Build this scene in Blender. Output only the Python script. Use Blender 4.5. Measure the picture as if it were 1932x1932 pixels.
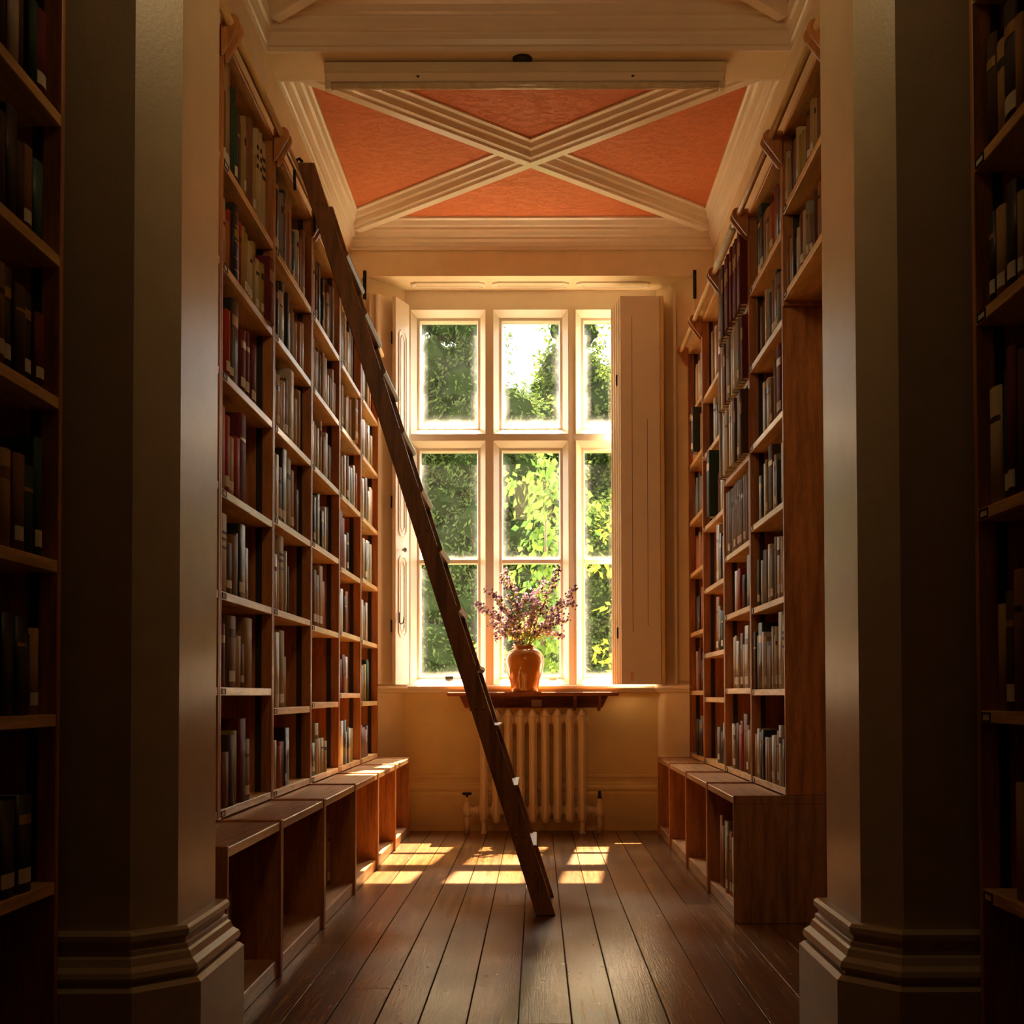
import bpy, bmesh, math, random
from mathutils import Vector, Matrix
random.seed(7)
S = bpy.context.scene
for o in list(bpy.data.objects): bpy.data.objects.remove(o, do_unlink=True)
COL = S.collection
R = math.radians

# ------------------------------------------------------------------ camera, light, exposure
cam = bpy.data.cameras.new('camera'); camo = bpy.data.objects.new('camera', cam); COL.objects.link(camo); S.camera = camo
camo.matrix_world = Matrix.Translation((0, 0, 1)) @ Matrix.Rotation(R(91.6), 4, 'X') @ Matrix.Rotation(R(-0.12), 4, 'Z')
cam.sensor_width = 36; cam.lens = 2399 * 36 / 1932
cam.shift_x = -(1014 - 966) / 1932; cam.shift_y = (1244 - 966) / 1932
cam.clip_start = 0.05; cam.clip_end = 200
S.view_settings.view_transform = 'Standard'; S.view_settings.look = 'None'
S.view_settings.gamma = 1; S.view_settings.use_curve_mapping = False
S.view_settings.exposure = 1.15
S.cycles.use_denoising = True
S.cycles.max_bounces = 14; S.cycles.diffuse_bounces = 8; S.cycles.glossy_bounces = 4
S.cycles.transmission_bounces = 4; S.cycles.transparent_max_bounces = 16
S.cycles.sample_clamp_indirect = 12; S.cycles.caustics_reflective = False; S.cycles.caustics_refractive = False

world = bpy.data.worlds.new('world'); S.world = world; world.use_nodes = True
bg = world.node_tree.nodes['Background']; bg.inputs[0].default_value = (1.0, 0.975, 0.94, 1); bg.inputs[1].default_value = 1.7

sun = bpy.data.lights.new('sun', 'SUN'); sun.energy = 33; sun.angle = R(0.7); sun.color = (1.0, 0.74, 0.44)
suno = bpy.data.objects.new('sun', sun); COL.objects.link(suno); suno.location = (2, 20, 16)
suno.rotation_euler = Vector((-0.087, -1.0, -1.34)).to_track_quat('-Z', 'Y').to_euler()

# daylight falling in through the tall window: soft sky light above the garden, just outside the glass
def area(name, loc, aim, sx, sy, e, col):
    l = bpy.data.lights.new(name, 'AREA'); l.shape = 'RECTANGLE'; l.size = sx; l.size_y = sy; l.energy = e; l.color = col
    o = bpy.data.objects.new(name, l); COL.objects.link(o); o.location = loc
    o.rotation_euler = (Vector(aim) - Vector(loc)).to_track_quat('-Z', 'Y').to_euler()
    return o
area('sky_light', (-0.05, 11.6, 6.4), (-0.05, 8.0, 1.4), 3.2, 2.2, 950, (1.0, 0.90, 0.79))
area('hall_daylight', (0.0, -3.4, 2.6), (0.0, 3, 1.8), 2.2, 2.2, 0.5, (1.0, 0.62, 0.30))
area('bay_fill_light', (-0.05, 2.9, 3.5), (-0.05, 7.5, 2.6), 0.5, 0.5, 4.4, (1.0, 0.69, 0.33))  # added fill out of view, lifts bay surfaces that face the camera

# ------------------------------------------------------------------ materials
def new_mat(name):
    m = bpy.data.materials.new(name); m.use_nodes = True
    nt = m.node_tree; b = nt.nodes['Principled BSDF']
    return m, nt, b
def N(nt, t, **kw):
    n = nt.nodes.new(t)
    for k, v in kw.items(): setattr(n, k, v)
    return n
def coords(nt, scale=(1, 1, 1), src='Object'):
    tc = N(nt, 'ShaderNodeTexCoord'); mp = N(nt, 'ShaderNodeMapping')
    mp.inputs['Scale'].default_value = scale; nt.links.new(tc.outputs[src], mp.inputs[0]); return mp.outputs[0]
def noise(nt, vec, scale, detail=4, rough=.55):
    n = N(nt, 'ShaderNodeTexNoise'); n.inputs['Scale'].default_value = scale; n.inputs['Detail'].default_value = detail
    n.inputs['Roughness'].default_value = rough; nt.links.new(vec, n.inputs['Vector']); return n.outputs[0]
def ramp(nt, fac, stops):
    r = N(nt, 'ShaderNodeValToRGB'); e = r.color_ramp.elements
    while len(e) < len(stops): e.new(.5)
    for x, (p, c) in zip(e, stops): x.position = p; x.color = (*c, 1) if len(c) == 3 else c
    nt.links.new(fac, r.inputs[0]); return r.outputs[0]
def mixc(nt, a, b, fac, mode='MIX'):
    m = N(nt, 'ShaderNodeMix', data_type='RGBA', blend_type=mode)
    for s, v in ((6, a), (7, b), (0, fac)):
        if isinstance(v, (int, float)): m.inputs[s].default_value = v
        elif isinstance(v, tuple): m.inputs[s].default_value = (*v, 1)
        else: nt.links.new(v, m.inputs[s])
    return m.outputs[2]
def bump(nt, b, h, strength, dist=.01):
    n = N(nt, 'ShaderNodeBump'); n.inputs['Strength'].default_value = strength; n.inputs['Distance'].default_value = dist
    nt.links.new(h, n.inputs['Height']); nt.links.new(n.outputs[0], b.inputs['Normal'])
def dk(c, k): return tuple(x * k for x in c)

def wood(name, base, dark, axis='Y', rough=.45, knots=False):
    m, nt, b = new_mat(name)
    sc = {'X': (1.2, 14, 14), 'Y': (14, 1.2, 14), 'Z': (14, 14, 1.2)}[axis]
    v = coords(nt, sc); n1 = noise(nt, v, 2.2, 6, .6)
    v2 = coords(nt, tuple(s * 5 for s in sc)); n2 = noise(nt, v2, 3.0, 3, .5)
    c = ramp(nt, n1, [(.36, dark), (.5, base), (.64, dk(base, 1.25))])
    c = mixc(nt, c, dk(dark, .8), ramp(nt, n2, [(.48, (0, 0, 0)), (.66, (.5, .5, .5))]))
    if knots:
        vk = coords(nt, (1, 1, 1)); vo = N(nt, 'ShaderNodeTexVoronoi'); vo.inputs['Scale'].default_value = 2.6
        nt.links.new(vk, vo.inputs['Vector'])
        c = mixc(nt, c, dk(dark, .35), ramp(nt, vo.outputs['Distance'], [(.03, (1, 1, 1)), (.09, (0, 0, 0))]))
    nt.links.new(c, b.inputs['Base Color']); b.inputs['Roughness'].default_value = rough
    bump(nt, b, n2, .12, .004)
    return m
def paint(name, col, rough=.5, var=.12, bstr=.06, scale=6):
    m, nt, b = new_mat(name)
    v = coords(nt); n = noise(nt, v, scale, 5); n2 = noise(nt, v, 90, 2)
    nt.links.new(ramp(nt, n, [(.3, dk(col, 1 - var)), (.7, col)]), b.inputs['Base Color'])
    b.inputs['Roughness'].default_value = rough; bump(nt, b, n2, bstr, .004)
    return m
def plain(name, col, rough=.5, metal=0, coat=0):
    m, nt, b = new_mat(name)
    v = coords(nt); n = noise(nt, v, 30, 3)
    nt.links.new(ramp(nt, n, [(.3, dk(col, .8)), (.7, col)]), b.inputs['Base Color'])
    b.inputs['Roughness'].default_value = rough; b.inputs['Metallic'].default_value = metal
    b.inputs['Coat Weight'].default_value = coat; b.inputs['Coat Roughness'].default_value = .12
    return m

M = {}
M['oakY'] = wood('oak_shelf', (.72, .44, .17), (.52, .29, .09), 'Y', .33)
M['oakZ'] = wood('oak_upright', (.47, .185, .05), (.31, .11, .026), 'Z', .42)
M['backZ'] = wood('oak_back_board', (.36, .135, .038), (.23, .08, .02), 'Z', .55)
M['panelZ'] = wood('oak_end_panel', (.50, .195, .05), (.32, .115, .026), 'Z', .40, True)
M['benchY'] = wood('worn_oak_bench', (.50, .27, .11), (.31, .155, .058), 'Y', .30)
M['benchZ'] = wood('bench_side_oak', (.36, .165, .06), (.22, .09, .03), 'Z', .42, True)
M['ladder'] = wood('dark_ladder_wood', (.25, .100, .033), (.15, .058, .018), 'Z', .38, True)
M['rail'] = wood('pale_rail_wood', (.72, .46, .19), (.56, .33, .12), 'Y', .32)
M['shelfX'] = wood('window_shelf_wood', (.30, .10, .03), (.18, .055, .016), 'X', .3)
M['wall'] = paint('ochre_wall_paint', (.80, .60, .27), .55)
M['cream'] = paint('cream_plaster', (.84, .69, .45), .5)
M['trim'] = paint('cream_gloss_paint', (.85, .755, .62), .28, .06, .04)
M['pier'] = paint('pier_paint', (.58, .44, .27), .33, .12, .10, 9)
M['tin'] = paint('lamp_enamel', (.74, .64, .44), .35)
M['rad'] = paint('radiator_paint', (.72, .58, .38), .35, .08, .04)
M['iron'] = plain('black_iron', (.02, .017, .014), .5, .6)
M['steel'] = plain('dull_steel', (.35, .32, .27), .35, .9)
M['tube'] = plain('unlit_tube_glass', (.78, .70, .50), .2, 0, .6)
M['card'] = plain('paper_card', (.72, .66, .52), .7)
M['black'] = plain('blackened_strip', (.025, .016, .010), .6)
M['pages'] = plain('book_pages', (.55, .45, .28), .8)
M['stone'] = paint('outside_stone', (.50, .46, .38), .8)

# orange textured ceiling paper
m, nt, b = new_mat('orange_ceiling_paper'); v = coords(nt, (5, 9, 5)); n = noise(nt, v, 2.2, 8, .68)
nt.links.new(ramp(nt, n, [(.35, (.60, .155, .045)), (.6, (.70, .20, .065))]), b.inputs['Base Color']); b.inputs['Roughness'].default_value = .7
bump(nt, b, ramp(nt, n, [(.50, (0, 0, 0)), (.54, (1, 1, 1)), (.60, (0, 0, 0))]), .5, .02); M['orange'] = m

# worn oak floor boards
m, nt, b = new_mat('worn_oak_boards'); g = N(nt, 'ShaderNodeNewGeometry')
v = coords(nt, (16, .45, 1)); n1 = noise(nt, v, 2.0, 6, .55); vf = coords(nt, (70, 2.2, 1)); n2 = noise(nt, vf, 3, 3)
vb = coords(nt); nb = noise(nt, vb, 1.9, 3, .5); vo = N(nt, 'ShaderNodeTexVoronoi'); vo.inputs['Scale'].default_value = 17; nt.links.new(coords(nt, (1, .6, 1)), vo.inputs['Vector']); ns2 = noise(nt, coords(nt), 2.3, 2)
c = ramp(nt, n1, [(.36, (.12, .050, .013)), (.5, (.25, .112, .030)), (.66, (.36, .18, .056))])
c = mixc(nt, c, (.075, .032, .010), ramp(nt, n2, [(.46, (0, 0, 0)), (.64, (.8, .8, .8))]))
c = mixc(nt, c, ramp(nt, g.outputs['Random Per Island'], [(0, (.62, .60, .58)), (1, (1.18, 1.12, 1.0))]), 1.0, 'MULTIPLY')
c = mixc(nt, c, (.12, .060, .024), ramp(nt, nb, [(.36, (0, 0, 0)), (.70, (.7, .7, .7))]))
sp = mixc(nt, ramp(nt, vo.outputs['Distance'], [(.07, (.75, .75, .75)), (.13, (0, 0, 0))]), ramp(nt, ns2, [(.42, (0, 0, 0)), (.58, (1, 1, 1))]), 1.0, 'MULTIPLY')
c = mixc(nt, c, (.42, .34, .24), sp)
nt.links.new(c, b.inputs['Base Color'])
nt.links.new(ramp(nt, noise(nt, coords(nt), 1.3, 1, .4), [(.35, (.17, .17, .17)), (.65, (.27, .27, .27))]), b.inputs['Roughness'])
b.inputs['Specular IOR Level'].default_value = .55
bump(nt, b, n2, .22, .004); M['floor'] = m

# amber glazed pot
m, nt, b = new_mat('amber_glaze'); n = noise(nt, coords(nt), 9, 4)
nt.links.new(ramp(nt, n, [(.3, (.42, .135, .004)), (.7, (.60, .22, .010))]), b.inputs['Base Color'])
b.inputs['Roughness'].default_value = .14; b.inputs['Coat Weight'].default_value = 1; b.inputs['Coat Roughness'].default_value = .04; M['glaze'] = m

# thin old window glass, grimy towards its edges
def glass_mat():
    m = bpy.data.materials.new('old_window_glass'); m.use_nodes = True; nt = m.node_tree
    nt.nodes.remove(nt.nodes['Principled BSDF']); out = nt.nodes['Material Output']
    tr = N(nt, 'ShaderNodeBsdfTransparent'); tr.inputs[0].default_value = (.97, .98, .96, 1)
    gl = N(nt, 'ShaderNodeBsdfGlossy'); gl.inputs['Roughness'].default_value = .02
    fr = N(nt, 'ShaderNodeFresnel'); fr.inputs[0].default_value = 1.35
    m1 = N(nt, 'ShaderNodeMixShader'); nt.links.new(fr.outputs[0], m1.inputs[0]); nt.links.new(tr.outputs[0], m1.inputs[1]); nt.links.new(gl.outputs[0], m1.inputs[2])
    tl = N(nt, 'ShaderNodeBsdfTranslucent'); tl.inputs[0].default_value = (.8, .8, .76, 1)
    at = N(nt, 'ShaderNodeAttribute'); at.attribute_name = 'edge'
    n = noise(nt, coords(nt), 7, 6, .6)
    mul = N(nt, 'ShaderNodeMath', operation='MULTIPLY'); nt.links.new(ramp(nt, n, [(.34, (.2, .2, .2)), (.62, (1, 1, 1))]), mul.inputs[0]); nt.links.new(at.outputs['Fac'], mul.inputs[1])
    m2 = N(nt, 'ShaderNodeMixShader'); nt.links.new(mul.outputs[0], m2.inputs[0]); nt.links.new(m1.outputs[0], m2.inputs[1]); nt.links.new(tl.outputs[0], m2.inputs[2])
    nt.links.new(m2.outputs[0], out.inputs[0]); return m
M['glass'] = glass_mat()

def leafm(name, col, col2, trans=.5, nscale=2.0):
    m = bpy.data.materials.new(name); m.use_nodes = True; nt = m.node_tree
    nt.nodes.remove(nt.nodes['Principled BSDF']); out = nt.nodes['Material Output']
    g = N(nt, 'ShaderNodeNewGeometry'); c = ramp(nt, g.outputs['Random Per Island'], [(0, col), (1, col2)])
    d = N(nt, 'ShaderNodeBsdfDiffuse'); t = N(nt, 'ShaderNodeBsdfTranslucent'); x = N(nt, 'ShaderNodeMixShader'); x.inputs[0].default_value = trans
    nt.links.new(c, d.inputs[0]); nt.links.new(c, t.inputs[0]); nt.links.new(d.outputs[0], x.inputs[1]); nt.links.new(t.outputs[0], x.inputs[2])
    nt.links.new(x.outputs[0], out.inputs[0]); return m
M['conifer'] = leafm('conifer_needles', (.045, .085, .028), (.11, .165, .055), .3)
M['broad'] = leafm('broad_leaves', (.075, .125, .03), (.17, .24, .055), .4)
M['hedge'] = leafm('dark_hedge_leaves', (.035, .070, .02), (.11, .17, .04), .35)
M['lilac'] = leafm('fresh_green_leaves', (.06, .14, .035), (.17, .29, .05), .38)
M['yellow'] = leafm('yellow_green_leaves', (.26, .28, .025), (.42, .40, .04), .5)
M['stemleaf'] = leafm('cut_stem_leaves', (.30, .26, .04), (.50, .40, .06), .6)
M['crown_shade'] = leafm('painted_crown_shade', (.020, .036, .012), (.020, .036, .012), .1)  # near-black green on the crown cores paints in the shade between leaves
M['bark'] = plain('bark', (.075, .058, .036), .9)
M['stalk'] = plain('flower_stalk', (.30, .26, .06), .6)
M['purple'] = leafm('purple_florets', (.13, .06, .12), (.28, .15, .26), .4)
M['pink'] = leafm('pale_pink_florets', (.55, .38, .48), (.80, .62, .66), .5)
M['lawn'] = paint('garden_ground', (.06, .085, .025), .95, .4)

BC = {'w': ('white', (.54, .49, .41)), 'c': ('cream', (.52, .40, .22)), 't': ('tan', (.40, .25, .10)), 'b': ('brown', (.22, .105, .042)),
      'n': ('dark brown', (.085, .042, .022)), 'k': ('black', (.022, .020, .020)), 'y': ('grey', (.25, .225, .195)), 'r': ('red', (.34, .032, .018)),
      'm': ('maroon', (.14, .018, .020)), 'o': ('rust', (.40, .13, .035)), 'g': ('dark green', (.035, .062, .035)), 'e': ('teal', (.035, .10, .10)),
      'u': ('navy', (.028, .030, .075)), 'p': ('purple', (.10, .03, .12)), 'l': ('olive', (.34, .26, .06)), 's': ('pale blue', (.28, .36, .42))}
def bookmat(code):
    nm, col = BC[code]; m, nt, b = new_mat(nm.replace(' ', '_') + '_book_cloth')
    n = noise(nt, coords(nt, (1, 1, .25)), 40, 4, .65)
    nt.links.new(ramp(nt, n, [(.28, dk(col, .85)), (.6, col), (.85, dk(col, 1.1))]), b.inputs['Base Color'])
    b.inputs['Specular IOR Level'].default_value = .4 if code in 'wksue' else .16
    b.inputs['Roughness'].default_value = .42 if code in 'wksue' else .62
    return m
BM = {k: bookmat(k) for k in BC}
M['gilt'] = plain('gilt_tooling', (.45, .28, .08), .4, .3)

# ------------------------------------------------------------------ mesh helpers
class MB:
    def __init__(s): s.bm = bmesh.new()
    def box(s, x0, x1, y0, y1, z0, z1, bev=0, mi=0):
        t = bmesh.new()
        V = [t.verts.new((x, y, z)) for x in (min(x0, x1), max(x0, x1)) for y in (min(y0, y1), max(y0, y1)) for z in (min(z0, z1), max(z0, z1))]
        for f in ((0, 1, 3, 2), (4, 6, 7, 5), (0, 4, 5, 1), (2, 3, 7, 6), (0, 2, 6, 4), (1, 5, 7, 3)): t.faces.new([V[i] for i in f])
        if bev: bmesh.ops.bevel(t, geom=list(t.edges), offset=bev, segments=1, affect='EDGES', profile=.5)
        s.add(t, mi)
        return s
    def add(s, t, mi=0, smooth=None):
        for f in t.faces:
            f.material_index = mi
            if smooth is not None: f.smooth = smooth
        me = bpy.data.meshes.new('tmp'); t.to_mesh(me); t.free(); s.bm.from_mesh(me); bpy.data.meshes.remove(me)
    def prism(s, poly, axis, a, b, bev=0, mi=0):
        """poly: 2-D points in the plane across AXIS; extruded from a to b."""
        t = bmesh.new()
        def P(q, w): return {'X': (w, q[0], q[1]), 'Y': (q[0], w, q[1]), 'Z': (q[0], q[1], w)}[axis]
        A = [t.verts.new(P(q, a)) for q in poly]; B = [t.verts.new(P(q, b)) for q in poly]
        t.faces.new(A); t.faces.new(B[::-1]); n = len(poly)
        for i in range(n): t.faces.new((A[i], A[(i + 1) % n], B[(i + 1) % n], B[i]))
        bmesh.ops.recalc_face_normals(t, faces=t.faces)
        if bev: bmesh.ops.bevel(t, geom=list(t.edges), offset=bev, segments=1, affect='EDGES', profile=.5)
        s.add(t, mi); return s
    def tube(s, pts, r, n=8, mi=0, smooth=True):
        t = bmesh.new(); pts = [Vector(p) for p in pts]; rings = []
        rr = r if isinstance(r, (list, tuple)) else [r] * len(pts)
        for i, p in enumerate(pts):
            d = (pts[min(i + 1, len(pts) - 1)] - pts[max(i - 1, 0)]).normalized()
            u = d.orthogonal().normalized() if i == 0 else (u - d * u.dot(d)).normalized()
            w = d.cross(u)
            rings.append([t.verts.new(p + (u * math.cos(2 * math.pi * k / n) + w * math.sin(2 * math.pi * k / n)) * rr[i]) for k in range(n)])
        for a, b in zip(rings, rings[1:]):
            for k in range(n): t.faces.new((a[k], a[(k + 1) % n], b[(k + 1) % n], b[k]))
        t.faces.new(rings[0][::-1]); t.faces.new(rings[-1])
        s.add(t, mi, smooth); return s
    def lathe(s, prof, c, n=32, mi=0, smooth=True, axis='Z'):
        t = bmesh.new(); rings = []
        for r, z in prof:
            ring = []
            for k in range(n):
                a = 2 * math.pi * k / n; x, y = r * math.cos(a), r * math.sin(a)
                ring.append(t.verts.new(Vector(c) + (Vector((x, y, z)) if axis == 'Z' else Vector((z, x, y)) if axis == 'X' else Vector((x, z, y)))))
            rings.append(ring)
        for a, b in zip(rings, rings[1:]):
            for k in range(n): t.faces.new((a[k], a[(k + 1) % n], b[(k + 1) % n], b[k]))
        t.faces.new(rings[0][::-1]); t.faces.new(rings[-1])
        bmesh.ops.recalc_face_normals(t, faces=t.faces)
        s.add(t, mi, smooth); return s
    def sweep(s, line, prof, side=1, closed=False, mi=0, smooth=False):
        """Mitred moulding: LINE of (x, y), PROF of (offset to the SIDE, z)."""
        t = bmesh.new(); L = [Vector((x, y)) for x, y in line]; n = len(L); rows = []
        for i in range(n):
            a = (L[i] - L[i - 1]).normalized() if (i or closed) else None
            b = (L[(i + 1) % n] - L[i]).normalized() if (i < n - 1 or closed) else None
            na = Vector((-a.y, a.x)) * side if a else None; nb = Vector((-b.y, b.x)) * side if b else None
            if na and nb: m = (na + nb); m = m / (m.dot(na))
            else: m = na or nb
            rows.append([t.verts.new((L[i].x + m.x * o, L[i].y + m.y * o, z)) for o, z in prof])
        for i in range(n if closed else n - 1):
            A, B = rows[i], rows[(i + 1) % n]
            for k in range(len(prof) - 1): t.faces.new((A[k], B[k], B[k + 1], A[k + 1]))
        if not closed:
            t.faces.new(rows[0]); t.faces.new(rows[-1][::-1])
        bmesh.ops.recalc_face_normals(t, faces=t.faces)
        s.add(t, mi, smooth); return s

ORG = {}
def obj(name, mb, mats, parent=None, origin=None):
    """link the collected shapes as ONE mesh object; vertices were given in world space"""
    me = bpy.data.meshes.new(name)
    mb.bm.to_mesh(me); mb.bm.free()
    for m in (mats if isinstance(mats, (list, tuple)) else [mats]): me.materials.append(M[m] if isinstance(m, str) else m)
    o = bpy.data.objects.new(name, me); COL.objects.link(o)
    if parent is None:
        if origin is None:
            co = [v.co for v in me.vertices]
            xs, ys, zs = [c.x for c in co], [c.y for c in co], [c.z for c in co]
            origin = ((min(xs) + max(xs)) / 2, (min(ys) + max(ys)) / 2, min(zs))
        O = Vector(origin); o.location = O
    else: O = ORG[parent.name]; o.parent = parent
    me.transform(Matrix.Translation(-O)); ORG[o.name] = O
    return o
def tag(o, label=None, cat=None, group=None, kind=None):
    if label: o['label'] = label
    if cat: o['category'] = cat
    if group: o['group'] = group
    if kind: o['kind'] = kind
    return o
def thing(name, loc, label, cat, group=None):
    o = bpy.data.objects.new(name, None); COL.objects.link(o); o.location = loc; ORG[o.name] = Vector(loc); o.empty_display_size = .1
    return tag(o, label, cat, group)
def struct(name, mb, mats, label=None, parent=None):
    o = obj(name, mb, mats, parent)
    if parent is None: tag(o, label, None, None, 'structure')
    return o

# ------------------------------------------------------------------ room shell
XL, XR, YW = -1.355, 1.282, 9.12          # side walls, end wall
ZC, ZB = 4.40, 4.215                      # ceiling, underside of beam and cornice
RF, RB = (-1.243, 1.143), (-.985, .895)   # window recess, front and back corners
YB, ZS = 9.45, 4.03                       # recess back, recess soffit

mb = MB()
edges = [-1.40 + .02, -1.24, -1.09, -.935, -.784, -.649, -.499, -.366, -.219, -.061, .103, .248, .401, .570, .705, .86, 1.01, 1.15, 1.30]
rnd = random.Random(3)
for a, b_ in zip(edges, edges[1:]):
    cuts = [-6.0]; y = -6 + rnd.uniform(1, 6)
    while y < 9.2: cuts.append(y); y += rnd.uniform(4.6, 7.5)
    cuts.append(9.46)
    for c0, c1 in zip(cuts, cuts[1:]): mb.box(a + .0016, b_ - .0016, c0 + .001, c1 - .001, -.03, 0, .0018)
struct('floor', mb, 'floor', 'worn varnished oak floorboards running towards the window')
struct('subfloor', MB().box(-4.2, 4.2, -6.2, 9.9, -.16, -.032), 'black', 'dark base under the floorboards')
struct('hall_floor', MB().box(-4.2, -1.385, -6.2, 3.3, -.03, -.004).box(1.305, 4.2, -6.2, 3.3, -.03, -.004), 'floor', 'dark floor of the hall beside the camera')

struct('wall_left', MB().box(XL - .25, XL, 3.67, YW, 0, ZC + .1), 'cream', 'cream wall behind the bookcases under the ladder')
struct('wall_right', MB().box(XR, XR + .25, 3.67, YW, 0, ZC + .1), 'cream', 'cream wall behind the bookcases facing the ladder')
mb = MB()
mb.prism([(XL - .25, YW), (RF[0], YW), (RB[0], YB), (RB[0], 9.78), (XL - .25, 9.78)], 'Z', 0, ZC + .1)
mb.prism([(XR + .25, YW), (XR + .25, 9.78), (RB[1], 9.78), (RB[1], YB), (RF[1], YW)], 'Z', 0, ZC + .1)
mb.prism([(RF[0], YW), (RF[1], YW), (RB[1], YB), (RB[1], 9.78), (RB[0], 9.78), (RB[0], YB)], 'Z', ZS, ZC + .1)
struct('wall_back', mb, 'cream', 'cream end wall around the tall window recess')
struct('wall_below_window', MB().box(RB[0], RB[1], YB, 9.78, -.03, 1.055), 'wall', 'ochre wall panel behind the radiator')
struct('ceiling', MB().box(XL - .25, XR + .25, 3.2, 9.78, ZC, ZC + .1), 'orange', 'orange textured ceiling between cream ribs')
struct('beam', MB().box(XL, XR, 6.283, 6.558, ZB, ZC), 'cream', 'cream ceiling beam carrying the tube light')
struct('hall_ceiling', MB().box(-4.2, 4.2, -6.2, 3.2, 4.4, 4.5), 'cream', 'hall ceiling')
mb = MB().box(-4.3, 4.3, -6.3, -6.2, -.03, 4.5).box(-4.3, -4.2, -6.2, 3.3, -.03, 4.5).box(4.2, 4.3, -6.2, 3.3, -.03, 4.5)
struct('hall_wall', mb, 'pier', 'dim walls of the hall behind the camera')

# cornices round the two coffers, and their diagonal ribs
CP = [(0, 0), (.10, 0), (.10, .12), (.17, .14), (.22, .26), (.30, .34), (.30, .42), (.42, .45), (.50, .56), (.56, .62), (.56, .70), (.70, .74), (.80, .88), (.90, .92), (.90, 1.0)]
def coffer(x0, x1, y0, y1, ox, oy, n):
    mb = MB(); t = bmesh.new(); rows = []
    for o, h in CP:
        z = ZB + h * (ZC - ZB)
        rows.append([t.verts.new(p) for p in ((x0 + o * ox, y0 + o * oy, z), (x1 - o * ox, y0 + o * oy, z), (x1 - o * ox, y1 - o * oy, z), (x0 + o * ox, y1 - o * oy, z))])
    for A, B in zip(rows, rows[1:]):
        for k in range(4): t.faces.new((A[k], A[(k + 1) % 4], B[(k + 1) % 4], B[k]))
    bmesh.ops.recalc_face_normals(t, faces=t.faces); bmesh.ops.reverse_faces(t, faces=t.faces)
    mb.add(t)
    struct('trim_%d' % n, mb, 'trim', 'stepped cream cornice round the %s ceiling coffer' % ('window' if n == 1 else 'entrance'))
    X0, X1, Y0, Y1 = x0 + .88 * ox, x1 - .88 * ox, y0 + .88 * oy, y1 - .88 * oy
    mb = MB(); RP = [(-.125, 0), (-.125, -.012), (-.10, -.016), (-.085, -.04), (-.062, -.046), (-.052, -.078), (-.031, -.085), (-.028, -.10), (.028, -.10), (.031, -.085), (.052, -.078), (.062, -.046), (.085, -.04), (.10, -.016), (.125, -.012), (.125, 0)]
    for rk, (ax, ay, bx, by) in enumerate(((X0, Y0, X1, Y1), (X0, Y1, X1, Y0))):
        t = bmesh.new(); d = Vector((bx - ax, by - ay)).normalized(); nn = Vector((-d.y, d.x)); e = .03
        ends = []
        for px, py in ((ax - d.x * e, ay - d.y * e), (bx + d.x * e, by + d.y * e)):
            ends.append([t.verts.new((px + nn.x * o, py + nn.y * o, ZC + h - .0008 * rk)) for o, h in RP])
        for k in range(len(RP) - 1): t.faces.new((ends[0][k], ends[1][k], ends[1][k + 1], ends[0][k + 1]))
        t.faces.new(ends[0]); t.faces.new(ends[1][::-1])
        bmesh.ops.recalc_face_normals(t, faces=t.faces); mb.add(t)
    struct('trim_%d' % (n + 1), mb, 'trim', 'crossed cream ribs on the orange %s ceiling' % ('window' if n == 1 else 'entrance'))
coffer(XL, XR, 6.558, YW, .115, .20, 1)
coffer(XL, XR, 3.70, 6.283, .115, .20, 3)

# skirting profile: (offset, height)
SK = [(0, .412), (.026, .412), (.033, .404), (.033, .390), (.022, .380), (.022, .370), (.030, .366), (.030, .354), (.036, .348), (.042, .330), (.056, .318), (.060, .305), (.056, .296), (.046, .292), (.046, .287), (.056, .284), (.068, .272), (.068, 0), (0, 0)]
SKW = [(o * .6, z) for o, z in SK]
recess = [(RF[0], YW), (RB[0], YB), (RB[1], YB), (RF[1], YW)]
struct('baseboard_back', MB().sweep(recess, SKW, -1), 'wall', 'ochre moulded skirting behind the radiator')
SB = [(0, 1.072), (.048, 1.072), (.056, 1.064), (.056, 1.050), (.045, 1.040), (.028, 1.036), (.020, 1.02), (0, 1.016)]
struct('trim_5', MB().sweep(recess, SB, -1), 'trim', 'rounded cream window sill board')

# piers at the entrance to the bay
def pier(sx, xr, name, label):
    P = [(-1.45, 3.196), (-1.021, 3.196), (-.927, 3.29), (-.927, 3.67), (-1.46, 3.67)] if sx < 0 else [(1.40, 3.196), (.915, 3.196), (.831, 3.29), (.831, 3.67), (1.40, 3.67)]
    poly = P if sx < 0 else P
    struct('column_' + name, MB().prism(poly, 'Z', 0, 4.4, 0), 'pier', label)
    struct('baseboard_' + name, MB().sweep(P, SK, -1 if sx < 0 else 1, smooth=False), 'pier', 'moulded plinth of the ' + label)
pier(-1, 0, 'left', 'chamfered cream pier beside the dark left bookcase')
pier(1, 0, 'right', 'chamfered cream pier beside the dark right bookcase')
struct('wall_front', MB().box(-4.2, -1.452, 3.2, 3.5, -.03, 4.4).box(1.402, 4.2, 3.2, 3.5, -.03, 4.4), 'pier', 'dim wall behind the hall bookcases')

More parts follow.
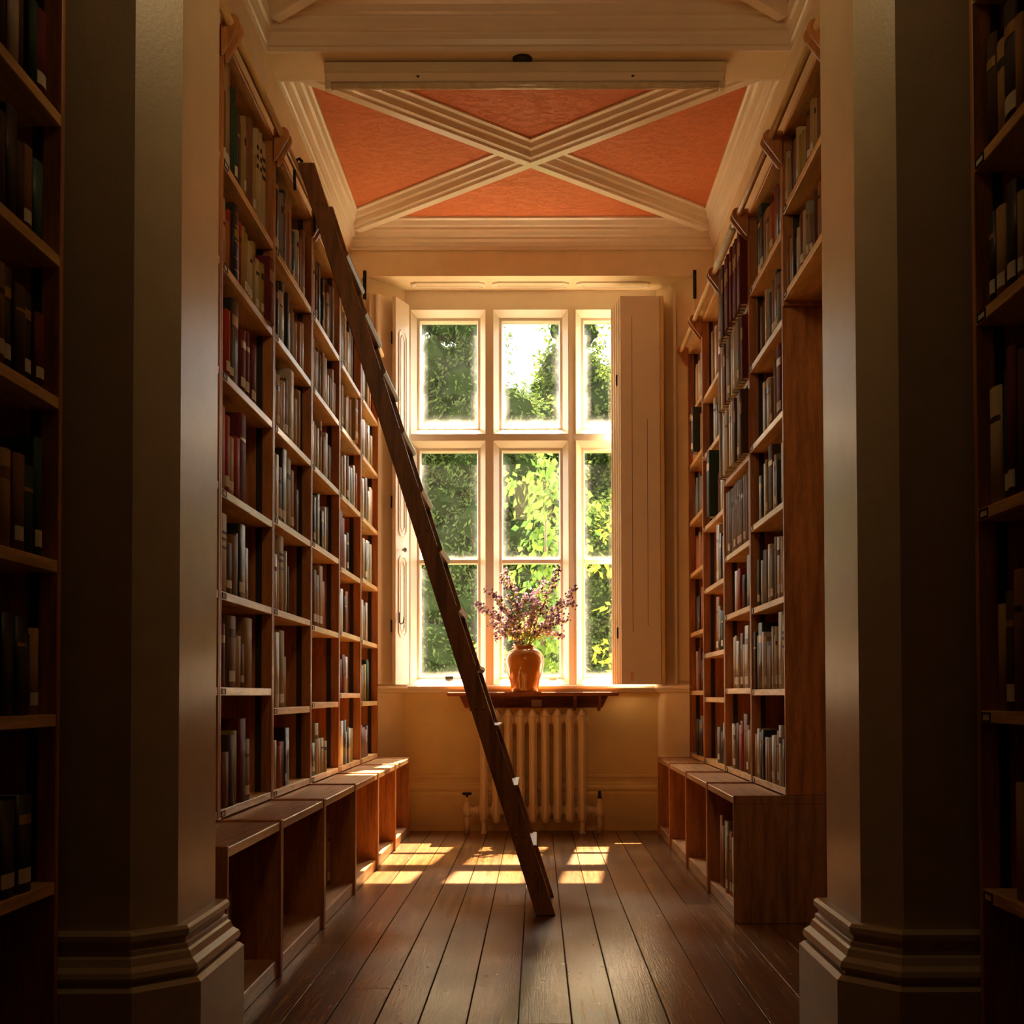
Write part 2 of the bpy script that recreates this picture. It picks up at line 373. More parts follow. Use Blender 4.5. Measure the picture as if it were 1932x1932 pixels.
# ------------------------------------------------------------------ window
LX = [(-.949, -.379), (-.331, .240), (.286, .852)]
UZ, LZ = (2.944, 3.890), (1.071, 2.904)
mb = MB(); y0, y1 = YB, 9.66
for a, c in ((RB[0], LX[0][0]), (LX[0][1], LX[1][0]), (LX[1][1], LX[2][0]), (LX[2][1], RB[1])): mb.box(a, c, y0, y1, 1.05, ZS)
for a, c in LX: mb.box(a, c, y0, y1, UZ[1], ZS).box(a, c, y0, y1, LZ[1], UZ[0]).box(a, c, y0, y1, 1.05, LZ[0])
struct('trim_6', mb, 'trim', 'cream mullions and transom of the tall window')
def ring(t, rects, close=True):
    """faces between successive rectangles (x0,x1,z0,z1,y)"""
    rows = [[t.verts.new(p) for p in ((a, y, c), (b, y, c), (b, y, d), (a, y, d))] for a, b, c, d, y in rects]
    for A, B in zip(rows, rows[1:]):
        for k in range(4): t.faces.new((A[k], A[(k + 1) % 4], B[(k + 1) % 4], B[k]))
def inset(r, i, y): return (r[0] + i, r[1] - i, r[2] + i, r[3] - i, y)
wn = ['left', 'middle', 'right']
for i, (a, c) in enumerate(LX):
    root = thing('window_%d' % (i + 1), ((a + c) / 2, 9.5, 1.071), None, None); root['kind'] = 'structure'
    root['label'] = ['cream framed window light behind the ladder', 'cream framed window light behind the flowers', 'cream framed window light beside the open shutter'][i]
    for (z0, z1), part in ((UZ, 'upper'), (LZ, 'lower')):
        r = (a, c, z0, z1); t = bmesh.new()
        ring(t, [inset(r, .0005, YB - .004), inset(r, .006, YB - .004), inset(r, .046, 9.512), inset(r, .046, 9.66), inset(r, .0005, 9.66), inset(r, .0005, YB - .004)])
        bmesh.ops.recalc_face_normals(t, faces=t.faces)
        m2 = MB(); m2.add(t); obj('splayed_frame', m2, 'trim', root)
        t = bmesh.new(); e = .047
        ring(t, [inset(r, e, 9.528), inset(r, e + .018, 9.528), inset(r, e + .026, 9.548), inset(r, e + .026, 9.60), inset(r, e, 9.60), inset(r, e, 9.528)])
        bmesh.ops.recalc_face_normals(t, faces=t.faces); m2 = MB(); m2.add(t)
        if part == 'lower':
            m2.box(a + .07, c - .07, 9.532, 9.60, 1.985, 2.022, .005)
        obj('sash', m2, 'trim', root)
        panes = [(z0 + e + .024, z1 - e - .024)] if part == 'upper' else [(z0 + e + .024, 1.99), (2.017, z1 - e - .024)]
        for p0, p1 in panes:
            # a thin pane, gridded so that the grime can follow its edges
            t = bmesh.new(); nx, nz = 14, 22; xa, xb = a + e + .024, c - e - .024
            lay = t.verts.layers.float.new('edge'); G = []
            for q in range(nz + 1):
                row = []
                for p in range(nx + 1):
                    x = xa + (xb - xa) * p / nx; z = p0 + (p1 - p0) * q / nz; vv = t.verts.new((x, 9.572, z))
                    dx, dl, du = min(x - xa, xb - x), z - p0, p1 - z
                    vv[lay] = min(.9, max((1.3 if x < (xa + xb) / 2 else .6) * max(0, 1 - dx / .060) ** 2.2, 2.2 * max(0, 1 - dl / (.09 if part == 'upper' else .05)) ** 1.8, .3 * max(0, 1 - du / .04)) * (.20 if part == 'upper' else .08) + .005)
                    row.append(vv)
                G.append(row)
            for q in range(nz):
                for p in range(nx): t.faces.new((G[q][p], G[q][p + 1], G[q + 1][p + 1], G[q + 1][p]))
            m2 = MB(); me = bpy.data.meshes.new('t'); t.to_mesh(me); t.free(); m2.bm.from_mesh(me); bpy.data.meshes.remove(me)
            obj('pane', m2, 'glass', root)
    if i == 0: obj('window_catch', MB().box(-.69, -.63, 9.505, 9.53, 1.125, 1.142, .003).tube([(-.675, 9.505, 1.133), (-.645, 9.495, 1.138)], .006), 'iron', root)
    if i == 1: obj('window_catch', MB().box(.085, .145, 9.505, 9.53, 1.125, 1.140, .003), 'trim', root)
struct('window_sill_outside', MB().box(-1.1, 1.0, 9.66, 9.84, .99, 1.05), 'stone', 'stone sill outside the window')
# octagon-ended panel mouldings on the recess soffit
mb = MB()
for a, c in ((-.93, -.38), (-.33, .24), (.29, .84)):
    k = .045; q = [(a, 9.27), (a + k, 9.27 - .03), (c - k, 9.24), (c, 9.27), (c, 9.35), (c - k, 9.38), (a + k, 9.38), (a, 9.35)]
    mb.sweep(q, [(0, ZS), (.004, ZS - .012), (.016, ZS - .014), (.022, ZS - .006), (.034, ZS - .005), (.038, ZS)], 1, True)
struct('trim_7', mb, 'trim', 'cream panel mouldings under the recess head')

# ------------------------------------------------------------------ folding shutters
def slab(mb, p, q, th, z0, z1, bev=.003):
    p, q = Vector(p), Vector(q); d = (q - p).normalized(); n = Vector((-d.y, d.x)) * th
    mb.prism([tuple(p), tuple(q), tuple(q + n), tuple(p + n)], 'Z', z0, z1, bev); return mb
sh = thing('folding_shutter', (-1.06, 9.25, 1.085), 'cream folding shutter with panelled leaf, folded back beside the ladder', 'shutter', 'folding window shutters')
ZT, Z0 = 3.905, 1.075
leaf = obj('shutter_leaf', slab(MB(), (-.975, 9.405), (-1.052, 9.19), .028, Z0, ZT), 'trim', sh)
d = (Vector((-1.052, 9.19)) - Vector((-.975, 9.405))).normalized()
def on_leaf(u, o): return Vector((-.975, 9.405)) + d * u + Vector((-d.y, d.x)) * (.028 + o)
def SP(t, o): return (-1.243 + .616 * t + .788 * o, 9.12 + .788 * t - .616 * o)
for z0, z1 in ((2.16, 3.68), (1.42, 2.02)):   # raised panel mouldings of the bright leaf
    t = bmesh.new(); rows = []
    for i_, (ins, o) in enumerate(((0, .0), (.003, .007), (.012, .007), (.018, .001), (.030, .001), (.034, .005), (.040, .005), (.044, .001))):
        u0_, u1_, a_, b_ = .045 + ins, .185 - ins, z0 + ins, z1 - ins; k = .03
        pts = [(u0_ + k, a_), (u1_ - k, a_), (u1_, a_ + k), (u1_, b_ - k), (u1_ - k, b_), (u0_ + k, b_), (u0_, b_ - k), (u0_, a_ + k)]
        rows.append([t.verts.new((*on_leaf(u, o), z)) for u, z in pts])
    for A, B in zip(rows, rows[1:]):
        for k in range(8): t.faces.new((A[k], A[(k + 1) % 8], B[(k + 1) % 8], B[k]))
    bmesh.ops.recalc_face_normals(t, faces=t.faces); m2 = MB(); m2.add(t)
    obj('panel_moulding', m2, 'trim', leaf)
for p, q in ((SP(.335, .010), SP(.05, .058)), (SP(.27, .003), SP(.015, .026))):
    obj('shutter_leaf', slab(MB(), p, q, .021, Z0, ZT), 'trim', sh)
for z in (1.5, 2.4, 3.6):
    obj('hinge', MB().box(-1.060, -1.050, 9.170, 9.188, z - .045, z + .045, .002), 'iron', sh)
    obj('hinge', MB().box(-.978, -.966, 9.392, 9.408, z - .045, z + .045, .002), 'iron', sh)
k_ = on_leaf(.15, .012); obj('knob', MB().lathe([(.006, 0), (.008, .01), (.018, .02), (.02, .03), (.012, .038)], (k_.x, k_.y, 2.06), 12, axis='X'), 'steel', leaf)
k_ = on_leaf(.19, .012); obj('hook', MB().tube([(k_.x, k_.y, 1.60), (k_.x, k_.y, 1.53), (k_.x + .012, k_.y - .004, 1.515), (k_.x + .03, k_.y - .008, 1.525), (k_.x + .036, k_.y - .010, 1.565)], .0045), 'iron', leaf)

sh = thing('folding_shutter', (.74, 9.22, 1.085), 'cream folding shutter of plain leaves, stacked across the far window light', 'shutter', 'folding window shutters')
for k in range(5):
    x0 = .605 - k * .014; yy = 9.185 + k * .038
    leaf = obj('shutter_leaf', MB().box(x0, .895 - .012 * k, yy, yy + .03, Z0, ZT - k * .012, .003), 'trim', sh)
    if k == 0:
        for xx, za, zb in ((.69, 1.5, 3.75), (.80, 1.5, 3.0), (.69, 1.45, 1.52)):
            obj('panel_seam', MB().box(xx, xx + .003, yy - .0015, yy + .001, za, zb), 'black', leaf)
        obj('bolt', MB().box(.672, .69, yy - .012, yy, 1.10, 1.16, .003), 'rail', leaf)
obj('shutter_leaf', slab(MB(), (.925, 9.185), (.893, 9.44), .026, Z0, ZT), 'wall', sh)  # jamb leaf added to block window light from the splay beside the stack
for z in (1.45, 3.3): obj('hinge', MB().box(.578, .590, 9.24, 9.262, z - .04, z + .04, .002), 'iron', sh)
struct('trim_8', MB().box(1.0, 1.02, 9.25, 9.27, 1.08, 3.95), 'trim', 'shutter box edge strips in the right of the recess')
for sx, x, lab in ((-1, -1.243, 'black iron bracket on the wall corner above the ladder'), (1, 1.143, 'black iron bracket on the wall corner above the stacked shutter')):
    m2 = MB().box(x - .012, x + .012, YW - .012, YW, 3.86, 4.07, .003).tube([(x, YW - .012, 4.03), (x - .008, YW - .03, 4.0), (x + .004, YW - .03, 3.93), (x, YW - .012, 3.90)], .006)
    tag(obj('iron_bracket', m2, 'iron'), lab, 'bracket', 'iron brackets beside the window recess')

# ------------------------------------------------------------------ bookcases
def label_holder(mb, x, sx, ya, z):
    """small card frame on the front edge of a shelf; sx: outward direction"""
    xa, xb = x, x + sx * .003
    w, h = .056, .022
    for q in ((ya, ya + w, z - h / 2, z - h / 2 + .003), (ya, ya + w, z + h / 2 - .003, z + h / 2), (ya, ya + .003, z - h / 2, z + h / 2), (ya + w - .003, ya + w, z - h / 2, z + h / 2)):
        mb.box(xa, xb, *q, 0, 0)
    mb.box(x, x + sx * .001, ya + .004, ya + w - .004, z - h / 2 + .003, z + h / 2 - .003, 0, 1)
    return mb
SX = {-1: dict(f=-1.142, b=-1.352, bench=-.915), 1: dict(f=1.087, b=1.279, bench=.857)}
def bookcase(side, ya, yb, zs, top, label, bench=True, cfg=None, zlow=0, group='oak bookcases along the bay', holders=True):
    g = cfg or SX[side]; f, bk, bf = g['f'], g['b'], g['bench']; out = -side
    ya += .002; yb -= .002
    root = thing('bookcase', ((f + bk) / 2, (ya + yb) / 2, zlow), label, 'bookcase', group)
    def up(y):
        if bench: poly = [(bk, 0), (bf, 0), (bf, .556), (f, .556), (f, top + .02), (bk, top + .02)]
        else: poly = [(bk, zlow), (f, zlow), (f, top + .02), (bk, top + .02)]
        return MB().prism(poly, 'Y', y, y + .02, .0025)
    if side > 0 and bench and ya < 5.7:
        obj('upright', MB().prism([(bk, .557), (f, .557), (f, top + .02), (bk, top + .02)], 'Y', ya, ya + .02, .0025), 'panelZ', root)
        obj('bench_side', MB().prism([(bk, 0), (bf, 0), (bf, .517), (bk, .517)], 'Y', ya, ya + .02, .0025).box(bf, bk, ya + .001, ya + .02, .5175, .5565, .002), 'benchZ', root)
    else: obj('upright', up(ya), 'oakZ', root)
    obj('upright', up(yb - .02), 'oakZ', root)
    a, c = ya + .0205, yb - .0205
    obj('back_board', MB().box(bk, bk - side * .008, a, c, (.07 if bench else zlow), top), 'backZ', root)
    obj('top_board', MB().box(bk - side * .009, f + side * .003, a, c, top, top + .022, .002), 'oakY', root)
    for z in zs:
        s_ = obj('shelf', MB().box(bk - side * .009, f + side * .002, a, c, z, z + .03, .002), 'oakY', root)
        if holders: obj('label_holder', label_holder(MB(), f + side * .002, out, a + .012 if side < 0 else c - .068, z + .015), ['iron', 'card'], s_)
    # black slotted strip for the shelf pegs, at the back of the far upright
    for s0, s1 in zip(zs, list(zs[1:]) + [top]):
        xs = f + side * .045
        obj('shelf_strip', MB().box(xs, xs + side * .026, c - .003, c + .0003, s0 + .031, s1 - .001), 'black', root)
    if bench:
        obj('bench_top', MB().box(bk - side * .001, bf + side * .004, a, c, .518, .549, .003), 'benchY', root)
        obj('base_board', MB().box(bk - side * .009, bf + side * .012, a, c, .001, .062, .003), 'benchY', root)
    return root, a, c
ordn = ['first', 'second', 'third', 'fourth', 'fifth', 'sixth', 'seventh', 'eighth', 'ninth', 'tenth', 'eleventh', 'twelfth', 'thirteenth', 'fourteenth', 'fifteenth', 'sixteenth', 'seventeenth', 'eighteenth', 'nineteenth', 'twentieth']
ordn += ['twenty-' + q for q in ordn[:9]] + ['thirtieth'] + ['thirty-' + q for q in ordn[:9]]
DL = [3.76, 4.57, 5.49, 6.42, 7.33, 8.22, 9.11]
DR = [4.66, 5.58, 6.48, 7.39, 8.32, 9.11]
TL = [
 (['', '', '', '', '', '', ''], [.556, 1.0, 1.349, 1.74, 2.155, 2.556, 2.936], 3.415),
 (['o b n l M y:.62', 'n m _ B c c b T:.66', 'C n b k K u:.62', 'o r t r M:.62', 'r r n K m m _ m:.82', 't t o r K! c r l t c c l c l M^:.97', 't b T g g n b t t b B t c z z z z:.92'], [.556, 1.0, 1.349, 1.724, 2.155, 2.556, 2.936], 3.415),
 (['c c w o r m k K:.52', 'c W L t:.42', 'y w c C w g:.46', 'k w y K L t b:.80', 'w c o w b W c t:.75', 'w k y w K k w b t w w o w w:.90', 'g K y y u t r T e w b o b t:.92'], [.556, .915, 1.349, 1.75, 2.158, 2.56, 2.938], 3.415),
 (['n e T c c t:.75', 'k w:.15', 'w b t T o:.60', 'k w k s k k w n:.62', 'w w c w c b c w y b:.80', 'w w c w b k c b w w y w c:.97', 'w o c b k t k k w b o y:.85'], [.556, .933, 1.329, 1.756, 2.154, 2.554, 2.933], 3.415),
 (['w s w k w k w l:.75', '_ n m _ w:.58', 'k s w n o:.55', 'm M r w g l:.70', 'w c g w b w c e w o g:1', 'w c o w c t T^:1', 'w l k c w k b:.80'], [.556, .983, 1.345, 1.722, 2.151, 2.553, 2.926], 3.415),
 (['w k e r y k:.60', 'o c y l g g:.62', 'k w y k w:.5', 'k w c k w s w c:.9', 'w k w y k w c o:.9', 'w k w b y w c t:.9', 'k w u w c o:.8'], [.556, .928, 1.334, 1.741, 2.145, 2.554, 2.93], 3.415)]
TR = [
 (['k y b o t n y b y c m w y k t b:1', 'l t b n b t c t b n t l c b n b t c:1'], [2.735, 3.115], 3.47),
 (['N k w t y w m t b w k n y w t:1', 'C W c t w n c y t w K y n:1', 'c c w y y y w y y y w g:.85', 'w y k y w N l w k:.78', 'w M b c b w g w:.75', 'w y k b n w k b:.72', 'u k r o t b n G:.92'], [.556, .995, 1.406, 1.825, 2.232, 2.64, 3.035], 3.45),
 (['e t b B r o n y c:.95', 'c m W c b w t c:.80', 't K n m r t w:.95', 'y! b! y! n! y! y! b! y! y! n! y! b!:.97', 'n^ y^ y^ n^ w^ w^ b^ c^ y^ w^ y^ y^:.97', 'm^ y^ y^ w^ y^ w^ y^ y^ m^ w^ w^ y^:.97', 'm^ m^ m^ m^ m^ m^ m^ m^ m^ m^ n^ n^ b^ n^:.97'], [.556, 1.003, 1.427, 1.766, 2.21, 2.60, 2.985], 3.45),
 (['w e n y:.55', ':0', 'w g k l O:.75', 'w k k W:.8', 't w c b G^:.95', 'c t y k w n:.9', 'b k w o w t:.85'], [.556, .952, 1.235, 1.654, 2.06, 2.53, 2.91], 3.45),
 (['c o u k g:.8', 'c w n m t c:.85', 'w o k k n:.8', 'c w o l o r:.9', 'l y u l y k:.9', 'w l k^ s y w c r:.95', 'w s w o c n:.9'], [.556, .996, 1.405, 1.827, 2.2, 2.6, 2.96], 3.45)]
LN = ['oak bookcase with bench mostly hidden behind the left pier'] + ['oak bookcase with low bench, %s from the pier on the ladder wall' % q for q in ('first', 'second', 'third', 'fourth', 'fifth')]
RN = ['short oak bookcase bridging high up beside the right pier'] + ['oak bookcase with low bench, %s from the pier on the wall facing the ladder' % q for q in ('first', 'second', 'third', 'fourth')]

BOOKS = []
brnd = random.Random(11)
def row(spec, y0, y1, z, ztop, f, side, where, shelf_n, depth, direction=1):
    """Lay one row of books. DIRECTION +1: from y0 (pier end) towards y1."""
    if not spec or spec == ':0': return
    spec, fill = spec.split(':'); toks = spec.split(); L = (y1 - y0) * float(fill); H = ztop - z
    th = []
    for t in toks:
        c = t[0]
        base = brnd.uniform(.7, 1.35)
        if c == '_': base = .8
        elif c.isupper(): base *= 1.7
        elif '!' in t or c == 'z' or '^' in t: base = brnd.uniform(.85, 1.05)
        th.append(base)
    k = (L - .002 * len(toks)) / sum(th); cap = .085; y = y0 + .003 if direction > 0 else y1 - .003; i = 0
    uni = brnd.uniform(.78, .88) * H
    for t, b_ in zip(toks, th):
        w = min(b_ * k, cap if t[0].islower() else .11)
        if t[0] == '_': y += direction * b_ * k; continue
        cc = 'c' if t[0] == 'z' else t[0].lower()
        h = H * (brnd.uniform(.54, .77) if t[0].islower() else brnd.uniform(.82, .93))
        if shelf_n == 0 and ztop - z < .48 and depth < .2: h *= .88
        if '!' in t or t[0] == 'z': h = uni * brnd.uniform(.96, 1.02)
        if '^' in t: h = .93 * H
        dp = depth * (brnd.uniform(.70, .88) if t[0].islower() else brnd.uniform(.92, 1.0)); dp = min(dp, depth * .99)
        pro = .004 + brnd.uniform(0, .014)          # set back from the shelf edge
        if '^' in t: pro = -brnd.uniform(.028, .045) if side > 0 else -.018; dp = depth + .01
        if '^' in t and side < 0: h = .78 * H
        if '!' in t: pro = .003; dp = depth * .95
        BOOKS.append(dict(y=y + direction * w / 2, z=z + .0005, x=f, pro=pro, w=w - (.005 if '!' in t else .0012), h=h, d=dp - max(pro, 0) * .5 if pro > 0 else dp, c=cc, side=side, where=where, n=shelf_n, i=i, lean=0, z_=t[0] == 'z', mark=t))
        y += direction * (w + .001); i += 1
    # the last book of a short row leans back on the others
    if float(fill) < .9 and i > 3 and brnd.random() < .45:
        B = BOOKS[-1]
        if B['w'] < .05:
            th_ = R(brnd.uniform(4, 9)); B['lean'] = th_ * direction; B['y'] += direction * (B['h'] * math.sin(th_) + .003)

BW = {}
for k in range(6):
    specs, zs, top = TL[k]
    _, a, c = bookcase(-1, DL[k], DL[k + 1], zs, top, LN[k])
    for j, sp in enumerate(specs):
        nxt = (zs + [top])[j + 1]
        row(sp, a + .003, c - .003, zs[j] + .03, nxt, SX[-1]['f'], -1, 'bookcase %d ladder wall' % k, j, .19)
for k in range(5):
    specs, zs, top = TR[k]
    _, a, c = bookcase(1, DR[k], DR[k + 1], zs, top, RN[k], bench=k > 0, zlow=0 if k else 2.715)
    for j, sp in enumerate(specs):
        nxt = (zs + [top])[j + 1]
        row(sp, a + .003, c - .003, zs[j] + .03, nxt, SX[1]['f'], 1, 'bookcase %d facing wall' % k, j, .172)
# folios standing in the open benches
row('b n t:1', DL[0] + .50, DL[1] - .03, .063, .50, -1.06, -1, 'bench 0 ladder wall', 0, .26)
row('t:1', DL[2] + .795, DL[3] - .03, .063, .50, -1.02, -1, 'bench 2 ladder wall', 0, .24)
row('t c o b t c l b o:1', DR[1] + .25, DR[1] + .72, .063, .515, .8855, 1, 'bench 1 facing wall', 0, .32)
# dark hall bookcases in the foreground
hl = dict(f=-1.168, b=-1.44, bench=-1.1); hr = dict(f=1.075, b=1.35, bench=1.1)
zsL = [.52, .925, 1.30, 1.70, 2.05, 2.40, 2.75]; zsR = [.50, .93, 1.42, 1.90, 2.28, 2.70]
_, a, c = bookcase(-1, 1.7, 3.115, zsL, 3.05, 'dark hall bookcase in shadow left of the left pier', False, hl, 0, 'dark hall bookcases')
for j, sp in enumerate(['k n t k k:.93', 'n b n k n k k u t:.93', 'g k n b k t b g g:.93', 'k n k t b k n k m:.93', 'n t g b n k n b e:.93', 'b n t k n w n g m:.93']):
    row(sp, a + .82, c - .02, zsL[j] + .03, zsL[j + 1], hl['f'], -1, 'hall shelf left', j, .25)
_, a, c = bookcase(1, 1.7, 3.115, zsR, 3.05, 'dark hall bookcase in shadow right of the right pier', False, hr, 0, 'dark hall bookcases')
for j, sp in enumerate(['b k t k t:.9', 'n b k b n n b n t:.9', 'k n b k g n m k c:.95', 'k n c n k b l k t k:.92', 'r n k b k t k t n:.96']):
    row(sp, a + .78, c - .01, zsR[j] + .03, zsR[j + 1], hr['f'], 1, 'hall shelf right', j, .25)

# ------------------------------------------------------------------ ladder rails
def rail(side, x, z, ya, yb, ys, label):
    root = thing('ladder_rail', (x, (ya + yb) / 2, z), label, 'rail', 'wooden rails for the library ladder')
    obj('pole', MB().tube([(x, ya, z), (x, yb, z)], .0155, 14), 'rail', root)
    f = SX[side]['f']; o = -side
    for y in ys:
        for yy in (y - .040, y + .022):
            if yy < ya or yy + .018 > yb: continue
            pl = [(f + o * .001, z + .026), (x + o * .008, z + .030)]
            for q in range(5): an = R(85 - q * 29); pl.append((x + o * (.004 + .032 * math.cos(an)), z + .034 * math.sin(an)))
            pl += [(f + o * .012, z - .112), (f + o * .001, z - .115)]
            obj('bracket', MB().prism(pl if True else pl, 'Y', yy, yy + .018, .003), 'oakZ', root)
    return root
rail(-1, -1.109, 3.435, 3.8, 9.05, [4.57, 5.49, 6.42, 7.33, 8.22], 'pale wooden rail along the bookcase tops, carrying the ladder')
r_ = rail(1, 1.036, 3.46, 3.8, 9.10, [4.66, 5.58, 6.48, 7.39, 8.32, 9.08], 'pale wooden rail along the bookcase tops, opposite the ladder')
obj('sleeve', MB().lathe([(.020, 0), (.022, .01), (.022, .62), (.020, .63)], (1.036, 6.62, 3.46), 14, axis='Y'), 'card', r_)

# ------------------------------------------------------------------ ladder
ld = thing('library_ladder', (-.2, 6.06, 0), 'dark wooden library ladder leaning on the rail of the left bookcases', 'ladder')
F0, F1, TZ = (-.008, .080), (-1.100, -1.013), 3.452
def lx(z, e): a = F0[e]; return a + (F1[e] - a) * z / TZ
for ya in (5.785, 6.312):
    poly = [(F0[0] + .0, .001), (F0[1], .001), (F1[1], TZ - .03), (F1[1] - .010, TZ), (F1[0], TZ)]
    st = obj('stringer', MB().prism(poly, 'Y', ya, ya + .032, .003), 'ladder', ld)
    bo = MB()
    for z in (.20, .36, .94, 1.75, 3.26):
        for q in (.3, .7): bo.lathe([(.008, -.0015), (.008, 0)], (lx(z, 0) + (lx(z, 1) - lx(z, 0)) * q, ya, z), 10, axis='Y')
    obj('bolt_heads', bo, 'ladder', st)
    hk = MB(); x0 = lx(3.40, 0)
    hk.tube([(x0 + .004, ya + .016, 3.46), (x0 - .010, ya + .016, 3.476), (x0 - .020, ya + .016, 3.472), (x0 - .032, ya + .016, 3.44), (x0 - .032, ya + .016, 3.38), (x0 - .030, ya + .016, 3.33)], .007, 8)
    obj('rail_hook', hk, 'iron', ld)
for k in range(11):
    z = .305 + .272 * k; xr = lx(z, 1)
    obj('tread', MB().prism([(xr - .072, z - .012), (xr + .004, z - .012), (xr + .014, z + .0), (xr + .012, z + .014), (xr - .078, z + .014)], 'Y', 5.7865, 6.3425, .0015), 'ladder', ld)

# ------------------------------------------------------------------ tube light under the beam
lt = thing('tube_light', (-.055, 6.405, 4.095), 'long cream fluorescent batten, unlit, hung below the ceiling beam', 'light')
x0, x1 = -1.075, .962
obj('housing', MB().prism([(6.355, 4.208), (6.455, 4.208), (6.455, 4.158), (6.44, 4.15), (6.37, 4.15), (6.355, 4.158)], 'X', x0, x1, .003), 'tin', lt)
obj('reflector', MB().prism([(6.347, 4.1495), (6.463, 4.1495), (6.425, 4.122), (6.385, 4.122)], 'X', x0 + .01, x1 - .01, .002), 'trim', lt)
obj('tube', MB().tube([(x0 + .03, 6.405, 4.108), (x1 - .03, 6.405, 4.108)], .0185, 16), 'tube', lt)
for xa in (x0, x1 - .03): obj('end_cap', MB().box(xa, xa + .03, 6.383, 6.427, 4.085, 4.150, .004), 'tin', lt)
for xx in (-.60, .49): obj('screw', MB().lathe([(.008, -.006), (.008, 0)], (xx, 6.366, 4.14), 10, axis='Y'), 'iron', lt)
obj('cable_rose', MB().lathe([(.01, 0), (.05, .002), (.05, .006), (.03, .0075)], (-.07, 6.34, 4.2075), 20), 'iron', lt)

# ------------------------------------------------------------------ window shelf, vase, flowers, radiator
sf = thing('window_shelf', (-.035, 9.28, .90), 'red-brown wooden shelf on brackets below the window, above the radiator', 'shelf')
obj('board', MB().box(-.652, .585, 9.155, 9.392, .992, 1.0215, .006), 'shelfX', sf)
obj('apron', MB().prism([(-.535, .905), (.478, .905), (.520, .991), (-.575, .991)], 'Y', 9.372, 9.392, .002), 'shelfX', sf)
for x in (-.50, .262, .44): obj('bracket', MB().prism([(9.371, .991), (9.20, .991), (9.20, .972), (9.371, .88)], 'X', x, x + .022, .002), 'shelfX', sf)
tag(obj('junction_box', MB().box(-.045, .032, 9.352, 9.371, .915, .965, .004), 'trim'), 'small cream junction box under the wooden window shelf', 'box')

VC = (-.0926, 9.262)
vz = 1.0217
vp = [(.03, .002), (.086, .0), (.094, .006), (.099, .03), (.115, .09), (.132, .15), (.1415, .205), (.1425, .235), (.136, .265), (.120, .291), (.098, .307), (.080, .314), (.077, .320), (.082, .326), (.083, .334), (.077, .339), (.068, .337), (.066, .318), (.09, .295), (.12, .25), (.125, .20), (.09, .04), (.02, .025)]
tag(obj('vase', MB().lathe(vp, (*VC, vz), 40), 'glaze'), 'amber glazed pottery vase holding dried flowers on the window shelf', 'vase')
frnd = random.Random(5)
def floret(t, p, r):
    a = [t.verts.new(p + Vector(q) * r) for q in ((1, 0, .2), (0, 1, 0), (-1, 0, -.2), (0, -1, 0), (.15, .1, 1), (0, 0, -.9))]
    for i_, j_ in ((0, 1), (1, 2), (2, 3), (3, 0)): t.faces.new((a[i_], a[j_], a[4])); t.faces.new((a[j_], a[i_], a[5]))
def leafquad(t, p, d, n, l, w):
    s_ = d.cross(n).normalized() * w
    v0 = t.verts.new(p); v1 = t.verts.new(p + d * l * .45 + s_ - n * .02 * l); v2 = t.verts.new(p + d * l); v3 = t.verts.new(p + d * l * .45 - s_ - n * .02 * l); v4 = t.verts.new(p + d * l * .5 - n * .12 * l)
    t.faces.new((v0, v1, v4)); t.faces.new((v1, v2, v4)); t.faces.new((v2, v3, v4)); t.faces.new((v3, v0, v4))
TIPS = [(-.435, 1.66), (-.35, 1.76), (-.40, 1.60), (-.26, 1.90), (-.20, 1.84), (-.30, 1.70), (-.34, 1.50), (-.29, 1.42), (-.10, 1.72), (-.16, 1.66), (-.02, 1.74), (.04, 1.80), (.02, 1.64), (.165, 1.91), (.13, 1.82), (.29, 1.76), (.27, 1.66), (.20, 1.68), (.22, 1.54), (.14, 1.56), (.19, 1.42), (-.08, 1.52), (-.22, 1.54), (.08, 1.48)]
fplace = {0: 'reaching furthest over the window behind the ladder', 3: 'rising highest toward the ladder', 13: 'rising highest, away from the ladder', 15: 'reaching furthest toward the stacked shutter', 20: 'drooping lowest toward the stacked shutter', 7: 'drooping lowest toward the ladder'}
